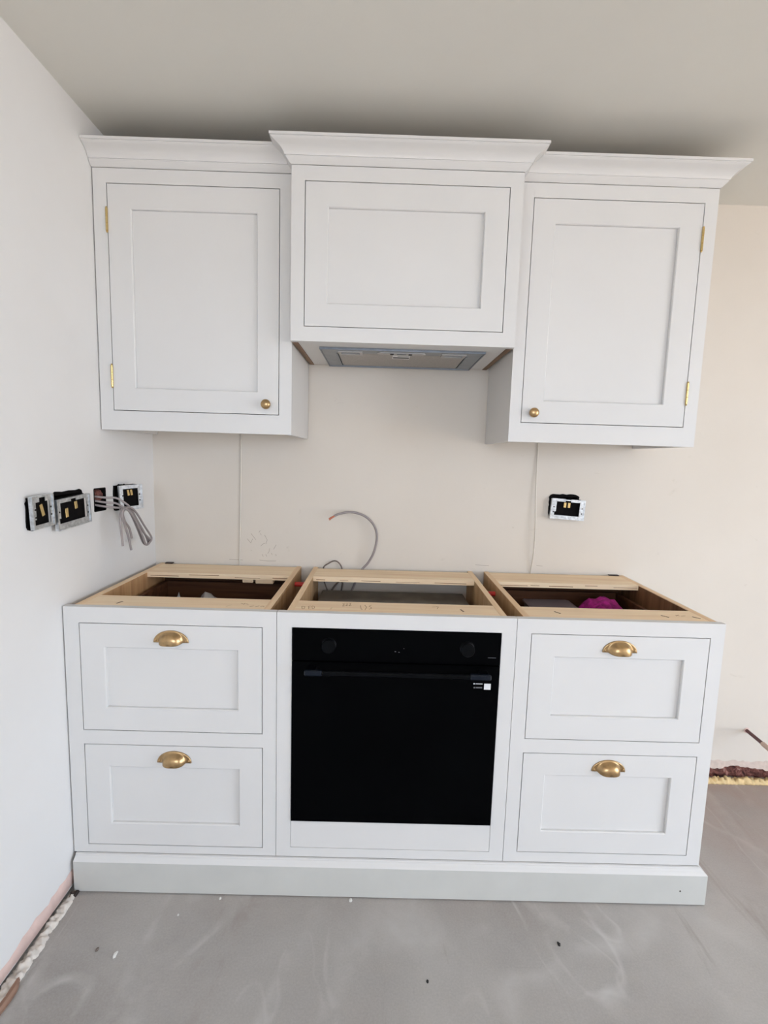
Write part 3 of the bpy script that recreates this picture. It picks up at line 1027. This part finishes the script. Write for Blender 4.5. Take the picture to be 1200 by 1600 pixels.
hd = link('bar_handle', bm, OVEN_BLACK, dr)
# protective film scraps left on the handle ends
FILM = plain('blue_grey_film', (0.008, 0.011, 0.018, 1), 0.25, 0, 0.25)
for a, c_, z0_, z1_ in ((-0.256, -0.206, 0.7065, 0.7220), (0.205, 0.265, 0.7065, 0.7220)):
    box('film_wrap', FILM, dr, a, c_, -0.0485, -0.0345, z0_, z1_, 0.003)
# sticker with two lines of tiny print and a plain white square
box('sticker', WHITE_P, dr, 0.2555, 0.2745, oy - 0.0004, oy, 0.6595, 0.6775)
for x0_, x1_, z_, hh, m_ in ((0.2245, 0.2285, 0.6745, 0.0036, WHITE_P), (0.2305, 0.2505, 0.6752, 0.0022, WHITE_P), (0.2255, 0.2300, 0.6628, 0.0040, GREY_P), (0.2320, 0.2500, 0.6632, 0.0034, GREY_P)):
    box('sticker_print', m_, dr, x0_, x1_, oy - 0.0003, oy, z_, z_ + hh)
adopt(t, P_)

# plinth with stepped top moulding, returned at the open right end
PY = -0.020
t = thing('plinth', 'grey-white plinth board with moulded top along the floor', 'plinth', None, (0, PY, 0))
P_ = []
PROF_B = [(0.0, 0.003), (0.019, 0.003), (0.020, 0.004), (0.020, 0.0985), (0.0, 0.0985)]
PROF_M = [(0.0, 0.0987), (0.020, 0.0987), (0.0185, 0.1010), (0.0120, 0.1050), (0.0095, 0.1085), (0.0060, 0.1105), (0.0055, 0.1140), (0.0, 0.1145)]
path = [(-0.9365, 0.0), (0.9335, 0.0), (0.9335, 0.50)]
P_.append(sweep('plinth_board', PLINTH_GREY, None, path, PROF_B, 0.0))
P_.append(sweep('moulding', CABINET, None, path, PROF_M, 0.0))
bm = bmesh.new()
add_lathe(bm, [(0.0028, 0), (0.0024, 0.0006), (0.0, 0.0007)], Matrix.Translation((0.875, PY, 0.048)) @ Matrix.Rotation(math.pi / 2, 4, 'X'), 10)
P_.append(link('screw_head', bm, DARKMETAL, None))
adopt(t, P_)

# ------------------------------------------------------------------ spacers between carcasses
tag(tube('spacer', RED, None, [(-0.3655, 0.421, 0.838), (-0.3165, 0.421, 0.838)], 0.0085, 14, False), 'red plastic spacer between left drawer unit and oven housing', 'spacer', 'red spacers')
tag(tube('spacer', RED, None, [(0.3165, 0.366, 0.838), (0.3640, 0.366, 0.838)], 0.0085, 14, False), 'red plastic spacer between oven housing and right drawer unit', 'spacer', 'red spacers')

# ------------------------------------------------------------------ things lying in the top drawers


def crumple(name, mat, centre, size, amp, fr, seed, label, cat, sub=4, flat=0.0):
    bm = bmesh.new()
    bmesh.ops.create_icosphere(bm, subdivisions=sub, radius=1.0)
    for q in bm.verts:
        d_ = noise.noise(q.co * fr + Vector((seed, 0, 0))) + 0.5 * noise.noise(q.co * fr * 2.3 + Vector((0, seed, 0)))
        r = 1 + amp * d_ - amp * 0.6 * abs(noise.noise(q.co * fr * 1.4 + Vector((seed, seed, 3))))
        q.co = Vector((q.co.x * size[0] * r, q.co.y * size[1] * r, max(-flat if flat else -9, q.co.z) * size[2] * r)) + Vector(centre)
    return tag(link(name, bm, mat, None, True), label, cat)


crumple('cloth', MAGENTA, (0.766, 0.385, 0.704), (0.100, 0.085, 0.128), 0.10, 3.4, 4.0, 'magenta cloth bundled in the right top drawer', 'cloth', 4)
crumple('plastic_bag', POLY, (-0.675, 0.390, 0.690), (0.070, 0.060, 0.112), 0.5, 3.0, 9.0, 'crumpled clear plastic bag in the left top drawer', 'bag', 3)
crumple('packing_paper', POLY, (-0.790, 0.395, 0.680), (0.030, 0.030, 0.106), 0.4, 3.0, 2.0, 'small pale scrap of packing at drawer left side', 'packing', 3)
bm = bmesh.new()
ring = lambda hx, hy, z: [(0.575 + sx_ * (hx - .01 * q[0]), 0.385 + sy_ * (hy - .01 * q[1]), z) for sx_, sy_, q in ((1, 1, (0, 1)), (1, 1, (1, 0)), (-1, 1, (1, 0)), (-1, 1, (0, 1)), (-1, -1, (0, 1)), (-1, -1, (1, 0)), (1, -1, (1, 0)), (1, -1, (0, 1)))]
rr = [[bm.verts.new(p) for p in ring(*q)] for q in ((0.070, 0.050, 0.572), (0.082, 0.060, 0.790), (0.088, 0.066, 0.792), (0.088, 0.066, 0.798), (0.080, 0.058, 0.800))]
for A, B in zip(rr, rr[1:]):
    for k in range(8):
        bm.faces.new([A[k], A[(k + 1) % 8], B[(k + 1) % 8], B[k]])
bm.faces.new(rr[0][::-1])
bm.faces.new(rr[-1])
tag(link('plastic_tub', bm, TRAY), 'smoky grey plastic tub beside the magenta cloth', 'tub')

# ------------------------------------------------------------------ wiring


def socket_box(label, hole, M, w, h_, opening, brass, side, notch=True, back_col=BLACK):
    """M maps (u, v, out) of the loose steel plate to the room; hole = wall opening"""
    t = thing('socket_box', label, 'socket', 'open socket boxes')
    P = []
    # dark sunk box filling the wall opening
    u0, u1, z0, z1 = hole
    bm = bmesh.new()
    e = 0.004
    if side == 'L':
        fn = lambda u, v_, q: (XL + q, u, v_)
    else:
        fn = lambda u, v_, q: (u, D - q, v_)
    rj = random.Random(int(abs(u0) * 9999))
    outer = []
    for (ua, va), (ub, vb) in zip(((u0 - e, z0 - e), (u1 + e, z0 - e), (u1 + e, z1 + e), (u0 - e, z1 + e)), ((u1 + e, z0 - e), (u1 + e, z1 + e), (u0 - e, z1 + e), (u0 - e, z0 - e))):
        for k in range(9):
            f_ = k / 9
            j_ = 0.0 if k else 0.003
            outer.append((ua + (ub - ua) * f_ + rj.uniform(-.0018, .0018), va + (vb - va) * f_ + rj.uniform(-.0022, .0022), j_))
    cu, cv = (u0 + u1) / 2, (z0 + z1) / 2
    o0 = [(cu + (u - cu) * (1 - j_ / .05), cv + (v_ - cv) * (1 - j_ / .05)) for u, v_, j_ in outer]
    i0 = [(min(max(u, u0 + .006), u1 - .006), min(max(v_, z0 + .006), z1 - .006)) for u, v_ in o0]
    R4 = [[bm.verts.new(fn(u, v_, q)) for u, v_ in L_] for L_, q in ((o0, -0.0004), (o0, 0.0030), (i0, 0.0022), (i0, -0.034))]
    for A_, B_ in zip(R4, R4[1:]):
        for k in range(36):
            bm.faces.new([A_[k], A_[(k + 1) % 36], B_[(k + 1) % 36], B_[k]])
    a, c_ = fn(u0, z0, -0.040), fn(u1, z1, -0.034)
    add_box(bm, min(a[0], c_[0]), max(a[0], c_[0]), min(a[1], c_[1]), max(a[1], c_[1]), min(a[2], c_[2]), max(a[2], c_[2]))
    P.append(link('back_box', bm, HOLE, None))
    # steel frame: face with stepped opening plus a folded lip
    bm = bmesh.new()
    mp = lambda u, v_, q: M @ Vector((u, v_, q))
    o_ = opening
    hs = [o_]
    if notch:
        hs.append(((o_[0] + o_[1]) / 2 - 0.012, (o_[0] + o_[1]) / 2 + 0.010, o_[3] - 0.002, o_[3] + 0.011))
        hs.append((o_[0] - 0.006, o_[0] + 0.002, o_[2], o_[2] + 0.014))
    plate(bm, (-w / 2, w / 2), (-h_ / 2, h_ / 2), hs, -0.0015, 0.0, mp)
    fr = link('steel_frame', bm, GALV, None)
    P.append(fr)
    bm = bmesh.new()
    plate(bm, (-w / 2 - .001, w / 2 + .001), (-h_ / 2 - .001, h_ / 2 + .001), [(-w / 2 + .003, w / 2 - .003, -h_ / 2 + .003, h_ / 2 - .003)], -0.008, 0.0022, mp)
    P.append(link('folded_lip', bm, GALV, None))
    # fixing holes
    for s_ in (-1, 1):
        for v_ in (-0.012, 0.008):
            bm = bmesh.new()
            x = s_ * (w / 2 - 0.010)
            add_lathe(bm, [(0.0026, 0.0), (0.0026, 0.0006), (0, 0.0007)], M @ Matrix.Translation((x, v_, 0.0)), 8)
            P.append(link('fixing_hole', bm, BLACK, None))
    # black module behind the opening
    bm = bmesh.new()
    x0, x1, y0, y1 = o_[0] - 0.005, o_[1] + 0.005, o_[2] - 0.004, o_[3] + 0.012
    add_box(bm, x0, x1, y0, y1, -0.034, -0.010)
    bmesh.ops.transform(bm, matrix=M, verts=bm.verts[:])
    P.append(link('module', bm, HOLE, None))
    for bx, bz, bw, bh, ang in brass:
        bm = bmesh.new()
        add_box(bm, -bw / 2, bw / 2, -bh / 2, bh / 2, -0.0102, -0.0065, 0.0006)
        bmesh.ops.transform(bm, matrix=M @ Matrix.Translation((bx, bz, 0)) @ Matrix.Rotation(ang, 4, 'Z'), verts=bm.verts[:])
        P.append(link('brass_terminal', bm, BRASS_B, None))
    adopt(t, P)
    return t


def frame_L(x, y, z, roll=0.0, yaw=0.0, pitch=0.0):
    """local u -> +y, v -> +z, out -> +x"""
    B = Matrix(((0, 0, 1, 0), (1, 0, 0, 0), (0, 1, 0, 0), (0, 0, 0, 1)))
    return Matrix.Translation((x, y, z)) @ Matrix.Rotation(yaw, 4, 'Z') @ Matrix.Rotation(pitch, 4, 'Y') @ Matrix.Rotation(roll, 4, 'X') @ B


def frame_B(x, y, z, roll=0.0):
    B = Matrix(((1, 0, 0, 0), (0, 0, -1, 0), (0, 1, 0, 0), (0, 0, 0, 1)))
    return Matrix.Translation((x, y, z)) @ Matrix.Rotation(roll, 4, 'Y') @ B


socket_box('single steel socket box on the left wall, nearest the camera', HOLE_L[0], frame_L(-0.9270, -0.081, 1.1505, 0.055), 0.078, 0.083,
           (-0.026, 0.026, -0.032, 0.026), [(0.006, 0.002, 0.011, 0.032, 0.25)], 'L')
socket_box('wide double steel socket box on the left wall', HOLE_L[1], frame_L(-0.9260, 0.043, 1.1360, 0.055), 0.146, 0.083,
           (-0.058, 0.058, -0.024, 0.032), [(-0.022, 0.000, 0.012, 0.026, 0.05), (0.020, 0.016, 0.012, 0.022, 0.1)], 'L')
socket_box('single steel socket box on the left wall by the corner', HOLE_L[3], frame_L(-0.9050, 0.3155, 1.1540, 0.05, -0.52), 0.080, 0.082,
           (-0.028, 0.026, -0.030, 0.030), [(-0.005, 0.016, 0.008, 0.020, 0.1), (0.006, 0.016, 0.008, 0.020, 0.1)], 'L', False)
socket_box('steel socket box on the cream back wall', HOLE_B[0], frame_B(0.6760, 0.5480, 1.1315, 0.055), 0.131, 0.076,
           (-0.046, 0.046, -0.024, 0.030), [(-0.010, 0.017, 0.010, 0.020, 0.0), (0.006, 0.017, 0.010, 0.020, 0.0)], 'B')

# open hole with the hanging cables
t = thing('cable_hole', 'open brick hole in the left wall where cables come out', 'hole', None, (XL, 0.195, 1.153))
u0, u1, z0, z1 = HOLE_L[2]
bm = bmesh.new()
add_box(bm, XL - 0.062, XL - 0.055, u0, u1, z0, z1)
P_ = [link('hole_back', bm, HOLE, None)]
bm = bmesh.new()
for bx in ((u0 - .002, u0 + .002, z0, z1), (u1 - .003, u1 + .002, z0, z1), (u0, u1, z0 - .002, z0 + .002), (u0, u1, z1 - .002, z1 + .002)):
    add_box(bm, XL - 0.056, XL + 0.0006, *bx)
P_.append(link('hole_lining', bm, HOLE, None))
bm = bmesh.new()
bmesh.ops.create_icosphere(bm, subdivisions=3, radius=1)
for q in bm.verts:
    q.co = Vector((XL - 0.018, 0.220, 1.166)) + Vector((q.co.x * 0.016, q.co.y * 0.013, q.co.z * 0.021)) * (1 + 0.25 * noise.noise(q.co * 2.5))
P_.append(link('brick_stub', bm, BRICK, None, True))
adopt(t, P_)
CA = {
    'A': ([(-0.995, 0.180, 1.172), (-0.952, 0.187, 1.166), (-0.925, 0.200, 1.162), (-0.898, 0.212, 1.160)],
          [(0.2216, 1.1403), (0.2521, 1.1183), (0.2871, 1.0754), (0.3325, 1.0270), (0.3660, 1.0020), (0.3600, 0.9870), (0.3330, 0.9930), (0.3000, 1.0480), (0.2515, 1.1078), (0.2209, 1.13), (0.1901, 1.1252), (0.1808, 1.0959), (0.1854, 1.0484), (0.1906, 1.0104)], 0.0),
    'B': ([(-0.995, 0.180, 1.160), (-0.952, 0.187, 1.152), (-0.925, 0.198, 1.147), (-0.898, 0.207, 1.144)],
          [(0.2131, 1.1288), (0.2437, 1.1129), (0.2787, 1.0765), (0.3148, 1.0273), (0.3398, 0.9900), (0.3650, 0.9925), (0.3800, 1.0084), (0.3320, 1.0565), (0.2770, 1.1105), (0.2367, 1.1304), (0.2014, 1.126), (0.1927, 1.1066), (0.2096, 1.0714), (0.2268, 1.0311), (0.2405, 0.9904)], 0.006),
    'C': ([(-0.995, 0.180, 1.148), (-0.952, 0.187, 1.139), (-0.925, 0.196, 1.134), (-0.898, 0.204, 1.131)],
          [(0.2092, 1.1272), (0.2517, 1.112), (0.2993, 1.0628), (0.3412, 1.0162), (0.3579, 0.9837), (0.3219, 0.9948), (0.2816, 1.0545), (0.2433, 1.1066), (0.2167, 1.1243), (0.1969, 1.1142), (0.2067, 1.0863), (0.2325, 1.0597), (0.2465, 1.0235)], -0.006)}
CL = {'A': 'uppermost of three grey cables looped from the wall hole, end hanging nearest', 'B': 'middle of three grey cables looped from the wall hole, longest hanging end',
      'C': 'lowest of three grey cables looped from the wall hole, shortest hanging end'}
for k, (st_, body, off) in CA.items():
    n_ = len(body)
    pts = st_ + [(-0.872 + off, y - off * 1.9, z) for i, (y, z) in enumerate(body)]
    tag(tube('cable', CABLE_G, None, pts, 0.0034, 8, True, 6), CL[k], 'cable', 'looped grey cables')

# flat white cables running down the back wall
tag(tube('wall_cable', CABLE_W, None, [(-0.603, D - 0.003, 1.46), (-0.604, D - 0.003, 1.38), (-0.606, D - 0.0028, 1.22), (-0.609, D - 0.003, 1.05), (-0.612, D - 0.003, 0.92), (-0.612, D - 0.003, 0.80)], 0.0026, 8),
    'thin white cable down the back wall under the corner cabinet', 'cable', 'white wall cables')
tag(tube('wall_cable', CABLE_W, None, [(0.549, D - 0.003, 1.46), (0.5495, D - 0.004, 1.38), (0.550, D - 0.009, 1.22), (0.556, D - 0.016, 1.05), (0.556, D - 0.014, 0.95), (0.553, D - 0.004, 0.88), (0.553, D - 0.003, 0.80)], 0.0026, 8),
    'thin white cable down the back wall left of the back socket', 'cable', 'white wall cables')

# oven supply cable curling up the wall, with a bared copper end
op = [(-0.185, 0.556, 0.70), (-0.155, 0.556, 0.80), (-0.1245, 0.554, 0.866), (-0.0999, 0.551, 0.8969), (-0.0783, 0.545, 0.9412), (-0.0674, 0.545, 1.0003), (-0.0787, 0.544, 1.0457), (-0.1071, 0.542, 1.0777), (-0.1425, 0.540, 1.0943), (-0.18, 0.538, 1.0985), (-0.2173, 0.537, 1.0905), (-0.236, 0.536, 1.0818)]
t = thing('oven_cable', 'grey supply cable curling up behind the oven housing with bared end', 'cable', None, (-0.185, 0.556, 0.70))
P_ = [tube('sheath', CABLE_G, None, op, 0.0046, 10), tube('bared_core', COPPER, None, [(-0.234, 0.536, 1.0828), (-0.249, 0.5355, 1.0745), (-0.256, 0.535, 1.0695)], 0.0030, 8)]
P_.append(tube('bared_core', COPPER, None, [(-0.234, 0.533, 1.0815), (-0.247, 0.5325, 1.0725), (-0.254, 0.532, 1.0660)], 0.0024, 8))
adopt(t, P_)
tag(tube('earth_cable', CABLE_B, None, [(-0.252, 0.545, 0.765), (-0.275, 0.560, 0.82), (-0.2776, 0.560, 0.8688), (-0.2575, 0.560, 0.8880), (-0.2349, 0.560, 0.8990), (-0.2169, 0.560, 0.8920), (-0.2038, 0.560, 0.8683), (-0.200, 0.555, 0.82), (-0.205, 0.53, 0.77)], 0.0026, 8),
    'thin brown cable loop poking up behind the oven housing', 'cable')
tag(tube('oven_lead', CABLE_B, None, [(-0.246, 0.51, 0.770), (-0.238, 0.525, 0.7909), (-0.2208, 0.53, 0.8146), (-0.2084, 0.53, 0.8253), (-0.1982, 0.53, 0.8178), (-0.2003, 0.527, 0.7945), (-0.203, 0.515, 0.76)], 0.0036, 8),
    'dark cable loop behind the oven casing under the rear rail', 'cable')

# capped pipe stub low on the back wall
t = thing('pipe_stub', 'maroon pipe stub sticking out low from the back wall', 'pipe', None, (1.504, D, 0.224))
pa, pb, pc = Vector((1.506, D + 0.02, 0.222)), Vector((1.4775, 0.45, 0.2362)), Vector((1.4590, 0.372, 0.2450))
P_ = [tube('pipe', MAROON, None, [pa, pb], 0.0070, 12, False), tube('end_sleeve', SLEEVE, None, [pb.lerp(pa, 0.02), pc], 0.0095, 12, False)]
bm = bmesh.new()
add_lathe(bm, [(0.012, 0.0), (0.011, 0.003), (0.0072, 0.004)], Matrix.Translation((1.5035, D + 0.0002, 0.2235)) @ Matrix.Rotation(math.pi / 2, 4, 'X'), 12)
P_.append(link('wall_collar', bm, PINK, None))
adopt(t, P_)

# ------------------------------------------------------------------ specks on the floor
CHIPW = plain('plaster_chip_white', lin(226, 224, 218), 0.8)
CHIPD = plain('dark_grit', lin(28, 26, 26), 0.8)
for i, (x, y, s_, m_, lab) in enumerate([
        (-0.717, -0.199, 0.0070, CHIPW, 'largest white plaster chip on the floor, in front of left drawers'),
        (-0.499, -0.031, 0.0040, CHIPW, 'white plaster chip on the floor close to the left plinth'),
        (-0.601, -0.085, 0.0030, CHIPW, 'small white speck on the floor below the left drawers'),
        (-0.112, -0.0275, 0.0055, CHIPW, 'white plaster chip on the floor against the plinth middle'),
        (0.467, -0.145, 0.0050, CHIPD, 'black grit speck on the floor below the right drawers'),
        (0.0965, -0.2465, 0.0034, CHIPD, 'dark speck on the floor in front of the oven'),
        (-0.772, -0.1855, 0.0042, CABLE_B, 'grey crumb on the floor near the left wall')]):
    bm = bmesh.new()
    bmesh.ops.create_icosphere(bm, subdivisions=2, radius=1)
    for q in bm.verts:
        q.co = Vector((x + q.co.x * s_ * 0.8, y + q.co.y * s_ * 1.3, max(0, q.co.z * s_ * 0.5 + s_ * 0.25))) + Vector((noise.noise(q.co * 1.7 + Vector((i, 0, 0))), noise.noise(q.co * 1.7 + Vector((0, i, 0))), 0)) * s_ * 0.5
    tag(link('floor_chip', bm, m_), lab, 'debris', 'specks of debris on the floor')
